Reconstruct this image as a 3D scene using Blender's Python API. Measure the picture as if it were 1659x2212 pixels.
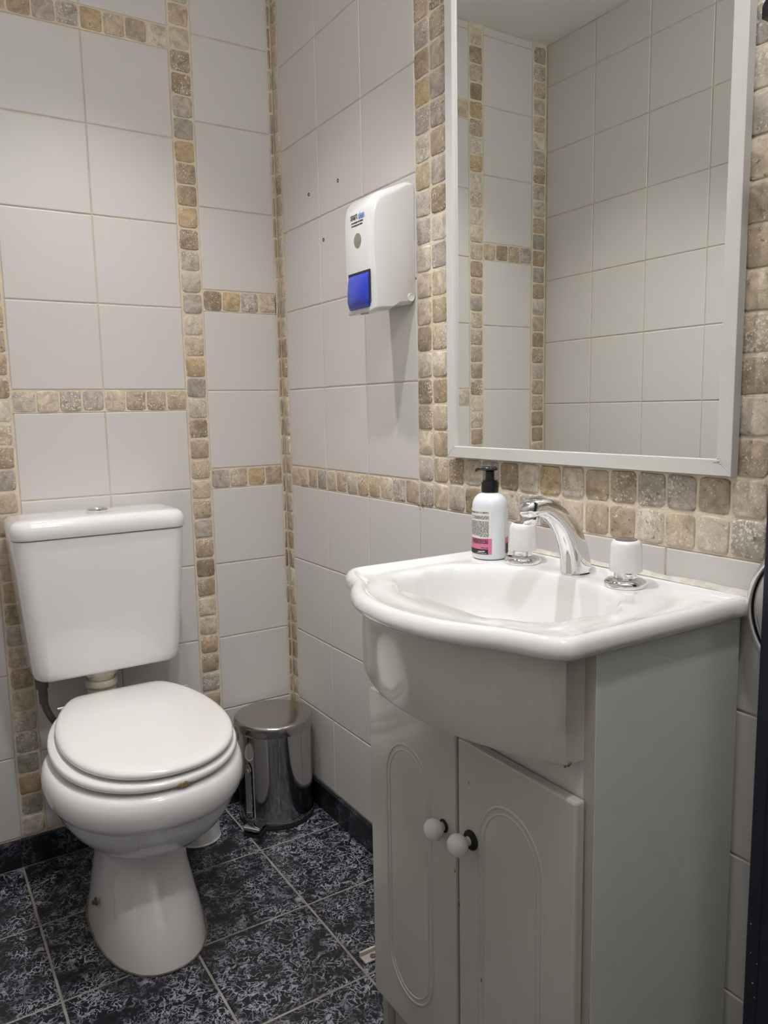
import bpy, bmesh, math, random
from mathutils import Vector, Matrix, Euler, noise
from bisect import bisect
random.seed(11)
PI = math.pi
scene = bpy.context.scene
for o in list(bpy.data.objects):
    bpy.data.objects.remove(o)
COL = scene.collection

# ------------------------------------------------------------------ camera
cam = bpy.data.cameras.new('camera')
cam.sensor_fit = 'HORIZONTAL'
cam.sensor_width = 36.0
cam.lens = 1666.65 / 1659.0 * 36.0
cam.clip_start = 0.01
camo = bpy.data.objects.new('camera', cam)
COL.objects.link(camo)
RT = Vector((0.8446741, -0.5349569, -0.0186205))
DN = Vector((-0.0866904, -0.1023877, -0.9909599))
FW = Vector((0.5282144, 0.8386524, -0.1328599))
M = Matrix.Identity(4)
for i in range(3):
    M[i][0] = RT[i]; M[i][1] = -DN[i]; M[i][2] = -FW[i]
M[0][3], M[1][3], M[2][3] = -0.9069, -1.946, 1.0792
camo.matrix_world = M
scene.camera = camo

# ------------------------------------------------------------------ world, view
world = bpy.data.worlds.new('world')
world.use_nodes = True
world.node_tree.nodes['Background'].inputs[0].default_value = (0.5, 0.52, 0.56, 1)
world.node_tree.nodes['Background'].inputs[1].default_value = 0.03
scene.world = world
vs = scene.view_settings
vs.view_transform = 'Standard'
vs.look = 'None'
vs.gamma = 1.0
vs.use_curve_mapping = False
vs.exposure = 0.14
cy = scene.cycles
cy.use_denoising = True
cy.max_bounces = 8
cy.diffuse_bounces = 4
cy.glossy_bounces = 4
cy.transmission_bounces = 2
cy.use_adaptive_sampling = True
cy.adaptive_threshold = 0.09
cy.adaptive_min_samples = 16
cy.caustics_reflective = True
cy.blur_glossy = 0.6
cy.sample_clamp_indirect = 6.0

# ceiling spotlights (built as fittings further down): x, y, watts, colour, cone
ROOM_W, CEIL = 0.995, 2.222
YF = -2.30
SPOTS = [(-0.485, -0.44, 27.0, (1.0, 0.96, 0.94), 96),
         (-0.485, -0.93, 31.0, (0.95, 0.97, 1.0), 96),
         ]
FILL_BULB = (-0.485, -1.72, 76.0, (0.97, 0.975, 1.0))      # unseen lamp, given bare-bulb shape to fill ceiling and walls: x, y, watts, colour

# ------------------------------------------------------------------ materials
def newmat(name):
    m = bpy.data.materials.new(name)
    m.use_nodes = True
    return m, m.node_tree.nodes, m.node_tree.links, m.node_tree.nodes['Principled BSDF']

def simple(name, col, rough=0.4, metal=0.0, coat=0.0, spec=0.5, bump=None, var=0.0, vscale=8.0, coat_rough=0.05):
    m, N, L, b = newmat(name)
    b.inputs['Base Color'].default_value = (*col, 1)
    b.inputs['Roughness'].default_value = rough
    b.inputs['Metallic'].default_value = metal
    b.inputs['Coat Weight'].default_value = coat
    b.inputs['Coat Roughness'].default_value = coat_rough
    b.inputs['Specular IOR Level'].default_value = spec
    tc = N.new('ShaderNodeTexCoord')
    if var > 0:
        n = N.new('ShaderNodeTexNoise'); n.inputs['Scale'].default_value = vscale
        n.inputs['Detail'].default_value = 4
        L.new(tc.outputs['Object'], n.inputs['Vector'])
        r = N.new('ShaderNodeValToRGB')
        r.color_ramp.elements[0].color = (*[max(0, c * (1 - var)) for c in col], 1)
        r.color_ramp.elements[1].color = (*[min(1, c * (1 + var)) for c in col], 1)
        r.color_ramp.elements[0].position = 0.3
        r.color_ramp.elements[1].position = 0.7
        L.new(n.outputs['Fac'], r.inputs['Fac'])
        L.new(r.outputs['Color'], b.inputs['Base Color'])
    if bump:
        n = N.new('ShaderNodeTexNoise'); n.inputs['Scale'].default_value = bump[0]
        n.inputs['Detail'].default_value = 0.5
        L.new(tc.outputs['Object'], n.inputs['Vector'])
        bp = N.new('ShaderNodeBump'); bp.inputs['Strength'].default_value = bump[1]
        bp.inputs['Distance'].default_value = bump[2]
        L.new(n.outputs['Fac'], bp.inputs['Height'])
        L.new(bp.outputs['Normal'], b.inputs['Normal'])
    return m

MT = {}
MT['tile'] = simple('white_glazed_tile', (0.67, 0.643, 0.617), 0.36, spec=0.4)
MT['grout'] = simple('beige_grout', (0.60, 0.515, 0.385), 0.9, bump=(260, 0.5, 0.002), var=0.14, vscale=25)
MT['mosaic_grout'] = simple('cream_mosaic_grout', (0.70, 0.62, 0.48), 0.9, bump=(260, 0.5, 0.002), var=0.10, vscale=25)
MT['ceramic'] = simple('white_porcelain', (0.84, 0.83, 0.83), 0.12, coat=0.6, spec=0.5)
MT['basin'] = simple('white_basin_ceramic', (0.84, 0.83, 0.81), 0.10, coat=0.7)
MT['seat'] = simple('white_painted_seat', (0.88, 0.86, 0.835), 0.16, coat=0.5)
MT['lacquer'] = simple('cream_lacquered_board', (0.60, 0.58, 0.52), 0.22, coat=0.6, bump=(40, 0.03, 0.001), coat_rough=0.08)
MT['sidepanel'] = simple('pale_melamine_board', (0.76, 0.76, 0.71), 0.38, bump=(60, 0.03, 0.001))
MT['edgeband'] = simple('beige_edge_band', (0.50, 0.46, 0.39), 0.45)
MT['chip'] = simple('exposed_brown_chipboard', (0.33, 0.21, 0.10), 0.9, var=0.4, vscale=300)
MT['chrome'] = simple('chrome', (0.80, 0.80, 0.80), 0.06, metal=1.0)
MT['steel'] = simple('polished_steel', (0.56, 0.56, 0.565), 0.07, metal=1.0, bump=(14, 0.05, 0.002))
MT['steel_lid'] = simple('brushed_steel_lid', (0.50, 0.475, 0.445), 0.16, metal=1.0, bump=(30, 0.03, 0.001))
MT['mirror'] = simple('mirror_glass', (0.90, 0.925, 0.895), 0.0, metal=1.0)
MT['glass_edge'] = simple('green_glass_edge', (0.10, 0.16, 0.14), 0.1)
MT['frame'] = simple('white_painted_frame', (0.66, 0.655, 0.62), 0.35, var=0.02, vscale=40)
MT['plastic'] = simple('white_plastic', (0.74, 0.735, 0.72), 0.22, coat=0.2)
MT['bottle'] = simple('white_bottle_plastic', (0.80, 0.83, 0.88), 0.18, coat=0.4)
MT['knobwhite'] = simple('white_knob_plastic', (0.80, 0.80, 0.79), 0.25, coat=0.2)
MT['black'] = simple('black_plastic', (0.006, 0.006, 0.008), 0.18, coat=0.3)
MT['rubber'] = simple('black_rubber', (0.015, 0.015, 0.016), 0.7)
MT['blue'] = simple('blue_plastic', (0.02, 0.05, 0.50), 0.22, coat=0.3)
MT['darkslot'] = simple('dark_slot', (0.02, 0.018, 0.03), 0.6)
MT['window'] = simple('smoked_window', (0.27, 0.235, 0.19), 0.25)
MT['cream_plastic'] = simple('yellowed_plastic', (0.60, 0.56, 0.44), 0.5, var=0.1, vscale=40)
MT['hose'] = simple('braided_grey_hose', (0.12, 0.11, 0.10), 0.45, metal=0.4, bump=(600, 0.8, 0.002))
MT['label'] = simple('cream_paper_label', (0.83, 0.82, 0.76), 0.4)
MT['pink'] = simple('pink_print', (0.72, 0.19, 0.34), 0.4)
MT['ink'] = simple('black_print', (0.02, 0.02, 0.022), 0.5)
MT['inkgrey'] = simple('grey_small_print', (0.10, 0.10, 0.11), 0.5)
MT['inkblue'] = simple('blue_print', (0.04, 0.16, 0.62), 0.5)
MT['inkwhite'] = simple('white_print', (0.85, 0.85, 0.85), 0.5)
MT['door'] = simple('navy_painted_door', (0.008, 0.012, 0.022), 0.4, bump=(50, 0.1, 0.002))
MT['paintspeck'] = simple('white_paint_speck', (0.6, 0.6, 0.58), 0.6)
MT['ceiling'] = simple('white_ceiling_paint', (0.88, 0.87, 0.84), 0.9, bump=(120, 0.15, 0.002))
MT['plaster'] = simple('off_white_plaster', (0.60, 0.58, 0.55), 0.9, bump=(90, 0.2, 0.002))
MT['sealant'] = simple('yellowed_sealant', (0.62, 0.58, 0.50), 0.5, var=0.2, vscale=60)
MT['dirt_sealant'] = simple('brown_stained_sealant', (0.20, 0.16, 0.11), 0.8, var=0.4, vscale=70)
MT['hole'] = simple('grey_plug_hole', (0.045, 0.042, 0.045), 0.8)
MT['rust'] = simple('rusty_bolt', (0.16, 0.11, 0.07), 0.7, metal=0.3, var=0.4, vscale=200)
MT['brown_cap'] = simple('brown_grey_cap', (0.17, 0.14, 0.125), 0.25)

def stone_mat():
    m, N, L, b = newmat('tumbled_travertine')
    oi = N.new('ShaderNodeObjectInfo')
    tc = N.new('ShaderNodeTexCoord')
    mul = N.new('ShaderNodeMath'); mul.operation = 'MULTIPLY'; mul.inputs[1].default_value = 57.0
    L.new(oi.outputs['Random'], mul.inputs[0])
    add = N.new('ShaderNodeVectorMath'); add.operation = 'ADD'
    L.new(tc.outputs['Object'], add.inputs[0]); L.new(mul.outputs[0], add.inputs[1])
    # cloudy veins
    n1 = N.new('ShaderNodeTexNoise'); n1.inputs['Scale'].default_value = 1.9; n1.inputs['Detail'].default_value = 5
    n1.inputs['Roughness'].default_value = 0.62; n1.inputs['Distortion'].default_value = 1.1
    L.new(add.outputs[0], n1.inputs['Vector'])
    r1 = N.new('ShaderNodeValToRGB')
    r1.color_ramp.elements[0].position = 0.30; r1.color_ramp.elements[0].color = (0.62, 0.60, 0.57, 1)
    r1.color_ramp.elements[1].position = 0.68; r1.color_ramp.elements[1].color = (1.20, 1.19, 1.17, 1)
    L.new(n1.outputs['Fac'], r1.inputs['Fac'])
    mx = N.new('ShaderNodeMix'); mx.data_type = 'RGBA'; mx.blend_type = 'MULTIPLY'; mx.inputs[0].default_value = 1.0
    L.new(oi.outputs['Color'], mx.inputs[6]); L.new(r1.outputs['Color'], mx.inputs[7])
    # pits filled with pale grout
    n2 = N.new('ShaderNodeTexNoise'); n2.inputs['Scale'].default_value = 11; n2.inputs['Detail'].default_value = 3
    n2.inputs['Roughness'].default_value = 0.7
    L.new(add.outputs[0], n2.inputs['Vector'])
    n3 = N.new('ShaderNodeTexNoise'); n3.inputs['Scale'].default_value = 1.2; n3.inputs['Detail'].default_value = 2
    L.new(add.outputs[0], n3.inputs['Vector'])
    # threshold = f(patchiness, alpha of object colour is not available: use random)
    ma = N.new('ShaderNodeMath'); ma.operation = 'MULTIPLY_ADD'; ma.inputs[1].default_value = 0.30; ma.inputs[2].default_value = -0.15
    L.new(n3.outputs['Fac'], ma.inputs[0])
    ad = N.new('ShaderNodeMath'); ad.operation = 'ADD'
    L.new(n2.outputs['Fac'], ad.inputs[0]); L.new(ma.outputs[0], ad.inputs[1])
    rr = N.new('ShaderNodeMath'); rr.operation = 'MULTIPLY_ADD'; rr.inputs[1].default_value = 0.10; rr.inputs[2].default_value = -0.05
    L.new(oi.outputs['Random'], rr.inputs[0])
    ad2 = N.new('ShaderNodeMath'); ad2.operation = 'ADD'
    L.new(ad.outputs[0], ad2.inputs[0]); L.new(rr.outputs[0], ad2.inputs[1])
    r2 = N.new('ShaderNodeValToRGB')
    r2.color_ramp.elements[0].position = 0.605; r2.color_ramp.elements[0].color = (0, 0, 0, 1)
    r2.color_ramp.elements[1].position = 0.66; r2.color_ramp.elements[1].color = (1, 1, 1, 1)
    L.new(ad2.outputs[0], r2.inputs['Fac'])
    mx2 = N.new('ShaderNodeMix'); mx2.data_type = 'RGBA'
    mx2.inputs[7].default_value = (0.80, 0.74, 0.64, 1)
    L.new(r2.outputs['Color'], mx2.inputs[0]); L.new(mx.outputs[2], mx2.inputs[6])
    # small dark pores
    n4 = N.new('ShaderNodeTexNoise'); n4.inputs['Scale'].default_value = 8; n4.inputs['Detail'].default_value = 2
    L.new(add.outputs[0], n4.inputs['Vector'])
    r4 = N.new('ShaderNodeValToRGB')
    r4.color_ramp.elements[0].position = 0.27; r4.color_ramp.elements[0].color = (0.55, 0.5, 0.45, 1)
    r4.color_ramp.elements[1].position = 0.36; r4.color_ramp.elements[1].color = (1, 1, 1, 1)
    L.new(n4.outputs['Fac'], r4.inputs['Fac'])
    mx3 = N.new('ShaderNodeMix'); mx3.data_type = 'RGBA'; mx3.blend_type = 'MULTIPLY'; mx3.inputs[0].default_value = 1.0
    L.new(mx2.outputs[2], mx3.inputs[6]); L.new(r4.outputs['Color'], mx3.inputs[7])
    L.new(mx3.outputs[2], b.inputs['Base Color'])
    b.inputs['Roughness'].default_value = 0.62
    bp = N.new('ShaderNodeBump'); bp.inputs['Strength'].default_value = 0.5; bp.inputs['Distance'].default_value = 0.0015
    L.new(n2.outputs['Fac'], bp.inputs['Height'])
    L.new(bp.outputs['Normal'], b.inputs['Normal'])
    return m
MT['stone'] = stone_mat()

def floor_mat(name, vein, density):
    m, N, L, b = newmat(name)
    tc = N.new('ShaderNodeTexCoord'); oi = N.new('ShaderNodeObjectInfo')
    mul = N.new('ShaderNodeMath'); mul.operation = 'MULTIPLY'; mul.inputs[1].default_value = 31.0
    L.new(oi.outputs['Random'], mul.inputs[0])
    add = N.new('ShaderNodeVectorMath'); add.operation = 'ADD'
    L.new(tc.outputs['Object'], add.inputs[0]); L.new(mul.outputs[0], add.inputs[1])
    lines = None
    for sc_, w in ((38, 0.030), (66, 0.030)):
        n = N.new('ShaderNodeTexNoise'); n.inputs['Scale'].default_value = sc_
        n.inputs['Detail'].default_value = 2; n.inputs['Roughness'].default_value = 0.5
        n.inputs['Distortion'].default_value = 0.9
        L.new(add.outputs[0], n.inputs['Vector'])
        s = N.new('ShaderNodeMath'); s.operation = 'SUBTRACT'; s.inputs[1].default_value = 0.5
        L.new(n.outputs['Fac'], s.inputs[0])
        a = N.new('ShaderNodeMath'); a.operation = 'ABSOLUTE'; L.new(s.outputs[0], a.inputs[0])
        r = N.new('ShaderNodeMapRange'); r.inputs['From Min'].default_value = w; r.inputs['From Max'].default_value = w * 0.25
        L.new(a.outputs[0], r.inputs['Value'])
        if lines is None:
            lines = r.outputs[0]
        else:
            mxm = N.new('ShaderNodeMath'); mxm.operation = 'MAXIMUM'
            L.new(lines, mxm.inputs[0]); L.new(r.outputs[0], mxm.inputs[1]); lines = mxm.outputs[0]
    # patchiness
    n = N.new('ShaderNodeTexNoise'); n.inputs['Scale'].default_value = 20; n.inputs['Detail'].default_value = 4
    L.new(add.outputs[0], n.inputs['Vector'])
    r = N.new('ShaderNodeMapRange'); r.inputs['From Min'].default_value = 0.40 - density; r.inputs['From Max'].default_value = 0.62 - density
    L.new(n.outputs['Fac'], r.inputs['Value'])
    mm = N.new('ShaderNodeMath'); mm.operation = 'MULTIPLY'
    L.new(lines, mm.inputs[0]); L.new(r.outputs[0], mm.inputs[1])
    mx = N.new('ShaderNodeMix'); mx.data_type = 'RGBA'
    mx.inputs[6].default_value = (0.012, 0.012, 0.017, 1); mx.inputs[7].default_value = (*vein, 1)
    L.new(mm.outputs[0], mx.inputs[0])
    L.new(mx.outputs[2], b.inputs['Base Color'])
    b.inputs['Roughness'].default_value = 0.30
    b.inputs['Specular IOR Level'].default_value = 0.45
    return m
MT['floor'] = floor_mat('black_floor_tile_with_grey_veins', (0.36, 0.36, 0.42), 0.05)
MT['skirt'] = floor_mat('black_skirting_tile', (0.16, 0.16, 0.21), -0.04)
MT['floor_grout'] = simple('grey_beige_floor_grout', (0.30, 0.275, 0.245), 0.9, var=0.2, vscale=20)

def emis(name, col, s):
    m, N, L, b = newmat(name)
    b.inputs['Base Color'].default_value = (0, 0, 0, 1)
    b.inputs['Emission Color'].default_value = (*col, 1)
    b.inputs['Emission Strength'].default_value = s
    return m
MT['lamp'] = emis('lit_lamp_glass', (1, 0.96, 0.9), 25.0)

# ------------------------------------------------------------------ helpers
def link(name, mesh, parent=None):
    o = bpy.data.objects.new(name, mesh)
    COL.objects.link(o)
    if parent: o.parent = parent
    return o

def smooth(me, ang=40):
    for p in me.polygons: p.use_smooth = True
    me.set_sharp_from_angle(angle=math.radians(ang))

def fin(bm, name, mat, parent=None, ang=40, flat=False):
    me = bpy.data.meshes.new(name)
    bmesh.ops.recalc_face_normals(bm, faces=bm.faces)
    bm.to_mesh(me); bm.free()
    if not flat: smooth(me, ang)
    me.materials.append(MT[mat])
    return link(name, me, parent)

def tag(o, label=None, cat=None, group=None, kind=None):
    if label: o['label'] = label
    if cat: o['category'] = cat
    if group: o['group'] = group
    if kind: o['kind'] = kind
    return o

def empty(name, loc=(0, 0, 0)):
    o = bpy.data.objects.new(name, None); o.location = loc
    o.empty_display_size = 0.05
    COL.objects.link(o)
    return o

def add_box(bm, a, b, bevel=0.0, seg=2):
    v = []
    for x in (a[0], b[0]):
        for y in (a[1], b[1]):
            for z in (a[2], b[2]):
                v.append(bm.verts.new((x, y, z)))
    F = [(0, 1, 3, 2), (4, 6, 7, 5), (0, 4, 5, 1), (2, 3, 7, 6), (0, 2, 6, 4), (1, 5, 7, 3)]
    fs = [bm.faces.new([v[i] for i in f]) for f in F]
    if bevel > 0:
        es = set()
        for f in fs:
            for e in f.edges: es.add(e)
        bmesh.ops.bevel(bm, geom=list(es), offset=bevel, segments=seg, profile=0.5, affect='EDGES')
    return bm

def box(name, a, b, mat, parent=None, bevel=0.0, seg=2, off=(0, 0, 0)):
    bm = bmesh.new()
    add_box(bm, [a[i] - off[i] for i in range(3)], [b[i] - off[i] for i in range(3)], bevel, seg)
    return fin(bm, name, mat, parent, 15)

def add_loft(bm, rings, cap0=True, cap1=True, closed=True):
    R = [[bm.verts.new(p) for p in r] for r in rings]
    n = len(R[0])
    for a, b in zip(R, R[1:]):
        for i in range(n if closed else n - 1):
            j = (i + 1) % n
            bm.faces.new((a[i], a[j], b[j], b[i]))
    if cap0: bm.faces.new(R[0][::-1])
    if cap1: bm.faces.new(R[-1])
    return R

def circ(c, r, n, axis='z', ph=0.0):
    out = []
    for i in range(n):
        t = 2 * PI * i / n + ph
        a, b = r * math.cos(t), r * math.sin(t)
        if axis == 'z': out.append((c[0] + a, c[1] + b, c[2]))
        elif axis == 'x': out.append((c[0], c[1] + a, c[2] + b))
        else: out.append((c[0] + a, c[1], c[2] + b))
    return out

def lathe(name, prof, mat, parent=None, c=(0, 0, 0), n=40, ang=35, cap0=True, cap1=True):
    bm = bmesh.new()
    add_loft(bm, [circ((c[0], c[1], c[2] + z), r, n) for r, z in prof], cap0, cap1)
    return fin(bm, name, mat, parent, ang)

def tube_pts(path, rads, n=16, up=Vector((0, 0, 1)), flat=1.0):
    rings = []
    P = [Vector(p) for p in path]
    prev = None
    for i, p in enumerate(P):
        t = (P[min(i + 1, len(P) - 1)] - P[max(i - 1, 0)]).normalized()
        if prev is None:
            s = t.cross(up)
            if s.length < 1e-4: s = t.cross(Vector((1, 0, 0)))
            s.normalize()
        else:
            s = prev - t * prev.dot(t); s.normalize()
        prev = s
        u = s.cross(t)
        r = rads[i] if isinstance(rads, (list, tuple)) else rads
        rings.append([p + s * r * math.cos(2 * PI * k / n) + u * r * flat * math.sin(2 * PI * k / n) for k in range(n)])
    return rings

def tube(name, path, rads, mat, parent=None, n=16, flat=1.0, up=Vector((0, 0, 1)), closed=False):
    bm = bmesh.new()
    R = tube_pts(path, rads, n, up, flat)
    if closed:
        R.append(R[0])
        add_loft(bm, R, False, False)
        bmesh.ops.remove_doubles(bm, verts=bm.verts, dist=1e-6)
    else:
        add_loft(bm, R)
    return fin(bm, name, mat, parent, 50)

def catmull(pts, n):
    P = [Vector(p) for p in pts]
    P = [P[0] * 2 - P[1]] + P + [P[-1] * 2 - P[-2]]
    out = []
    segs = len(P) - 3
    for s in range(segs):
        for k in range(n):
            t = k / n
            a, b, c, d = P[s:s + 4]
            out.append(0.5 * ((2 * b) + (c - a) * t + (2 * a - 5 * b + 4 * c - d) * t * t + (3 * b - a - 3 * c + d) * t ** 3))
    out.append(P[-2])
    return out

def interp(xs, ys, x):
    if x <= xs[0]: return ys[0]
    if x >= xs[-1]: return ys[-1]
    i = bisect(xs, x) - 1
    t = (x - xs[i]) / (xs[i + 1] - xs[i])
    return ys[i] + (ys[i + 1] - ys[i]) * t

def text_mesh(body, size, sx=1.0, offset=0.0, align='LEFT', space=1.0):
    cu = bpy.data.curves.new('lettering', 'FONT')
    cu.body = body; cu.size = size; cu.offset = offset; cu.align_x = align; cu.space_character = space
    cu.resolution_u = 4
    o = bpy.data.objects.new('lettering', cu)
    COL.objects.link(o)
    dg = bpy.context.evaluated_depsgraph_get()
    me = bpy.data.meshes.new_from_object(o.evaluated_get(dg))
    bpy.data.objects.remove(o)
    for v in me.vertices: v.co.x *= sx
    return me

# ------------------------------------------------------------------ walls and floor
RX = {'back': Euler((PI / 2, 0, 0)), 'right': Euler((PI / 2, 0, -PI / 2)), 'left': Euler((PI / 2, 0, PI / 2)), 'floor': Euler((0, 0, 0))}
def place(o, side, u, v, d=0.0, roll=0.0):
    # u runs along the wall, v up, d out of the wall
    if side == 'back': o.location = (u, -d, v)
    elif side == 'right': o.location = (-d, u, v)
    elif side == 'left': o.location = (-ROOM_W + d, u, v)
    else: o.location = (u, v, d)
    e = RX[side].to_matrix() @ Matrix.Rotation(roll, 3, 'Z')
    o.rotation_euler = e.to_euler()

def slab(name, a, b, mat):
    o = box(name, a, b, mat)
    return tag(o, kind='structure')

GD = 0.0016      # grout lies this far behind the tile face
wall_back = slab('wall_back', (-ROOM_W - 0.08, GD, -0.02), (0.08, 0.08, CEIL), 'grout')
wall_right = slab('wall_right', (GD, YF, -0.02), (0.08, 0.08, CEIL), 'grout')
wall_left = slab('wall_left', (-ROOM_W - 0.08, YF, -0.02), (-ROOM_W - GD, 0.08, CEIL), 'grout')
wall_front = slab('wall_front', (-ROOM_W - 0.08, YF - 0.08, -0.02), (0.08, YF, CEIL), 'plaster')
floor = slab('floor', (-ROOM_W - 0.05, YF - 0.05, -0.06), (0.05, 0.05, -0.0012), 'floor_grout')
ceiling = slab('ceiling', (-ROOM_W - 0.08, YF - 0.08, CEIL), (0.08, 0.08, CEIL + 0.05), 'ceiling')

_tiles = {}
def tile_mesh(w, h, mat='tile', th=0.006, bev=0.0016):
    key = (round(w, 4), round(h, 4), mat)
    if key not in _tiles:
        bm = bmesh.new()
        w2, h2 = w / 2, h / 2
        r0 = [(-w2, -h2, -th), (w2, -h2, -th), (w2, h2, -th), (-w2, h2, -th)]
        b = bev
        r1 = [(-w2, -h2, -b), (w2, -h2, -b), (w2, h2, -b), (-w2, h2, -b)]
        r2 = [(-w2 + b * .4, -h2 + b * .4, -b * .35), (w2 - b * .4, -h2 + b * .4, -b * .35), (w2 - b * .4, h2 - b * .4, -b * .35), (-w2 + b * .4, h2 - b * .4, -b * .35)]
        r3 = [(-w2 + b * 1.4, -h2 + b * 1.4, 0), (w2 - b * 1.4, -h2 + b * 1.4, 0), (w2 - b * 1.4, h2 - b * 1.4, 0), (-w2 + b * 1.4, h2 - b * 1.4, 0)]
        add_loft(bm, [r0, r1, r2, r3])
        me = bpy.data.meshes.new('tile')
        bmesh.ops.recalc_face_normals(bm, faces=bm.faces)
        bm.to_mesh(me); bm.free()
        me.materials.append(MT[mat])
        _tiles[key] = me
    return _tiles[key]

def lay(side, parent, u0, u1, v0, v1, joint=0.0026, name='tile', mat='tile', d=0.0):
    w, h = abs(u1 - u0) - joint, abs(v1 - v0) - joint
    if w < 0.004 or h < 0.004: return
    o = link(name, tile_mesh(w, h, mat), parent)
    jit = 0.0003 if name == 'tile' else 0.0
    place(o, side, (u0 + u1) / 2, (v0 + v1) / 2, d + random.uniform(-jit, jit))
    if name == 'tile':
        e = o.rotation_euler.to_matrix() @ Euler((random.uniform(-.0005, .0005), random.uniform(-.0005, .0005), 0)).to_matrix()
        o.rotation_euler = e.to_euler()
    return o

def make_stone(seed):
    rnd = random.Random(seed)
    n = 20
    bm = bmesh.new()
    base = []
    for i in range(n):
        t = 2 * PI * i / n + PI / n
        c, s = math.cos(t), math.sin(t)
        e = 2 / 7.0
        x = abs(c) ** e * math.copysign(1, c); y = abs(s) ** e * math.copysign(1, s)
        k = 1 + rnd.uniform(-0.045, 0.02)
        base.append((x * k, y * k))
    def ring(sc, z, jit=0.0):
        return [(x * 0.5 * sc, y * 0.5 * sc, z + rnd.uniform(-jit, jit)) for x, y in base]
    add_loft(bm, [ring(1.0, -0.16), ring(1.0, -0.030), ring(0.975, -0.006, 0.004), ring(0.90, 0.010, 0.006)])
    me = bpy.data.meshes.new('stone')
    bmesh.ops.recalc_face_normals(bm, faces=bm.faces)
    bm.to_mesh(me); bm.free()
    for p in me.polygons: p.use_smooth = True
    me.materials.append(MT['stone'])
    return me
STONES = [make_stone(i) for i in range(14)]
PAL = [(.66, .56, .43), (.62, .52, .39), (.58, .48, .36), (.56, .45, .33), (.52, .42, .31), (.49, .39, .28), (.46, .37, .27),
       (.60, .53, .44), (.54, .47, .40), (.50, .44, .385), (.47, .415, .36), (.43, .33, .225), (.39, .30, .205), (.68, .60, .49), (.57, .43, .27), (.42, .38, .33)]
def stone(side, parent, u, v, w, h, col=None, d=0.0):
    o = link('stone', random.choice(STONES), parent)
    place(o, side, u + random.uniform(-.0006, .0006), v + random.uniform(-.0006, .0006), d + random.uniform(-0.0002, 0.0012),
          random.choice((0, PI)) + random.uniform(-.02, .02))
    o.scale = (w, h, 0.048)
    c = col or random.choice(PAL)
    k = random.uniform(0.93, 1.07)
    o.color = (c[0] * k, c[1] * k, c[2] * k, 1)
    return o

def stone_col(side, parent, u, w, v0, v1, pitch, skip=None):
    v = v0
    bed(side, parent, u - w / 2 - 0.0035, u + w / 2 + 0.0035, v0, v1)
    while v + pitch * 0.5 < v1:
        h = min(pitch, v1 - v)
        if not (skip and skip(v + h / 2)):
            stone(side, parent, u, v + h / 2, w * random.uniform(.97, 1.02), h - 0.0038)
        v += pitch

def bed(side, parent, u0, u1, v0, v1, proud=0.0006):
    # cream grout bed that fills the joints between the stones almost flush
    bm = bmesh.new()
    w, h = abs(u1 - u0) / 2, abs(v1 - v0) / 2
    add_box(bm, (-w, -h, -0.004), (w, h, -proud))
    o = fin(bm, 'mosaic_grout', 'mosaic_grout', parent, flat=True)
    place(o, side, (u0 + u1) / 2, (v0 + v1) / 2)
    return o

P_, SR, Z8 = 0.202, 0.0522, 0.2727
A_, SC, B_ = 0.011, 0.0563, 0.0384
BASE_H = 0.0707
def rows_from(z, ups):
    # list of (kind, z0, z1) upwards
    out = []
    for k in ups:
        h = P_ if k == 't' else SR
        if z >= CEIL - 0.004: break
        out.append((k, z, min(z + h, CEIL - 0.002)))
        z += h
    return out

# back wall columns (x edges)
x0 = -A_; x1 = x0 - P_; x2 = x1 - SC; x3 = x2 - P_; x4 = x3 - P_; x5 = x4 - SC; x6 = x5 - P_; x7 = -ROOM_W
def do_rows(side, parent, ua, ub, ncol, rows, nst):
    for k, z0, z1 in rows:
        if k == 't':
            w = (ub - ua) / ncol
            for i in range(ncol): lay(side, parent, ua + i * w, ua + (i + 1) * w, z0, z1)
        else:
            w = (ub - ua) / nst
            bed(side, parent, ua, ub, z0, z1)
            for i in range(nst):
                stone(side, parent, ua + (i + .5) * w, (z0 + z1) / 2, abs(w) - 0.0026, z1 - z0 - 0.0036)
do_rows('back', wall_back, x0, x1, 1, rows_from(BASE_H, 'ttttstts' + 'ttttt'), 4)
do_rows('back', wall_back, x2, x4, 2, rows_from(0.074, 'ttttts' + 'tttts' + 'tt'), 8)
do_rows('back', wall_back, x5, x6, 1, rows_from(BASE_H, 'tttts' + 'ttt' + 's' + 'tttt'), 4)
stone_col('back', wall_back, (x1 + x2) / 2, 0.0485, BASE_H, CEIL, SR)
stone_col('back', wall_back, (x4 + x5) / 2, 0.0485, BASE_H, CEIL, SR)
stone_col('back', wall_back, (x6 + x7) / 2, abs(x7 - x6) - .012, BASE_H, CEIL, SR)
stone_col('back', wall_back, -0.0062, 0.0068, BASE_H, CEIL, SR)

# right wall (u = y)
y0 = -B_; y3 = y0 - 3 * P_
rr = rows_from(BASE_H, 'tttt' + 's' + 'tttttt')
do_rows('right', wall_right, y0, y3, 3, rr, 12)
stone_col('right', wall_right, -0.0205, 0.029, BASE_H, CEIL, SR)
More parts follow.
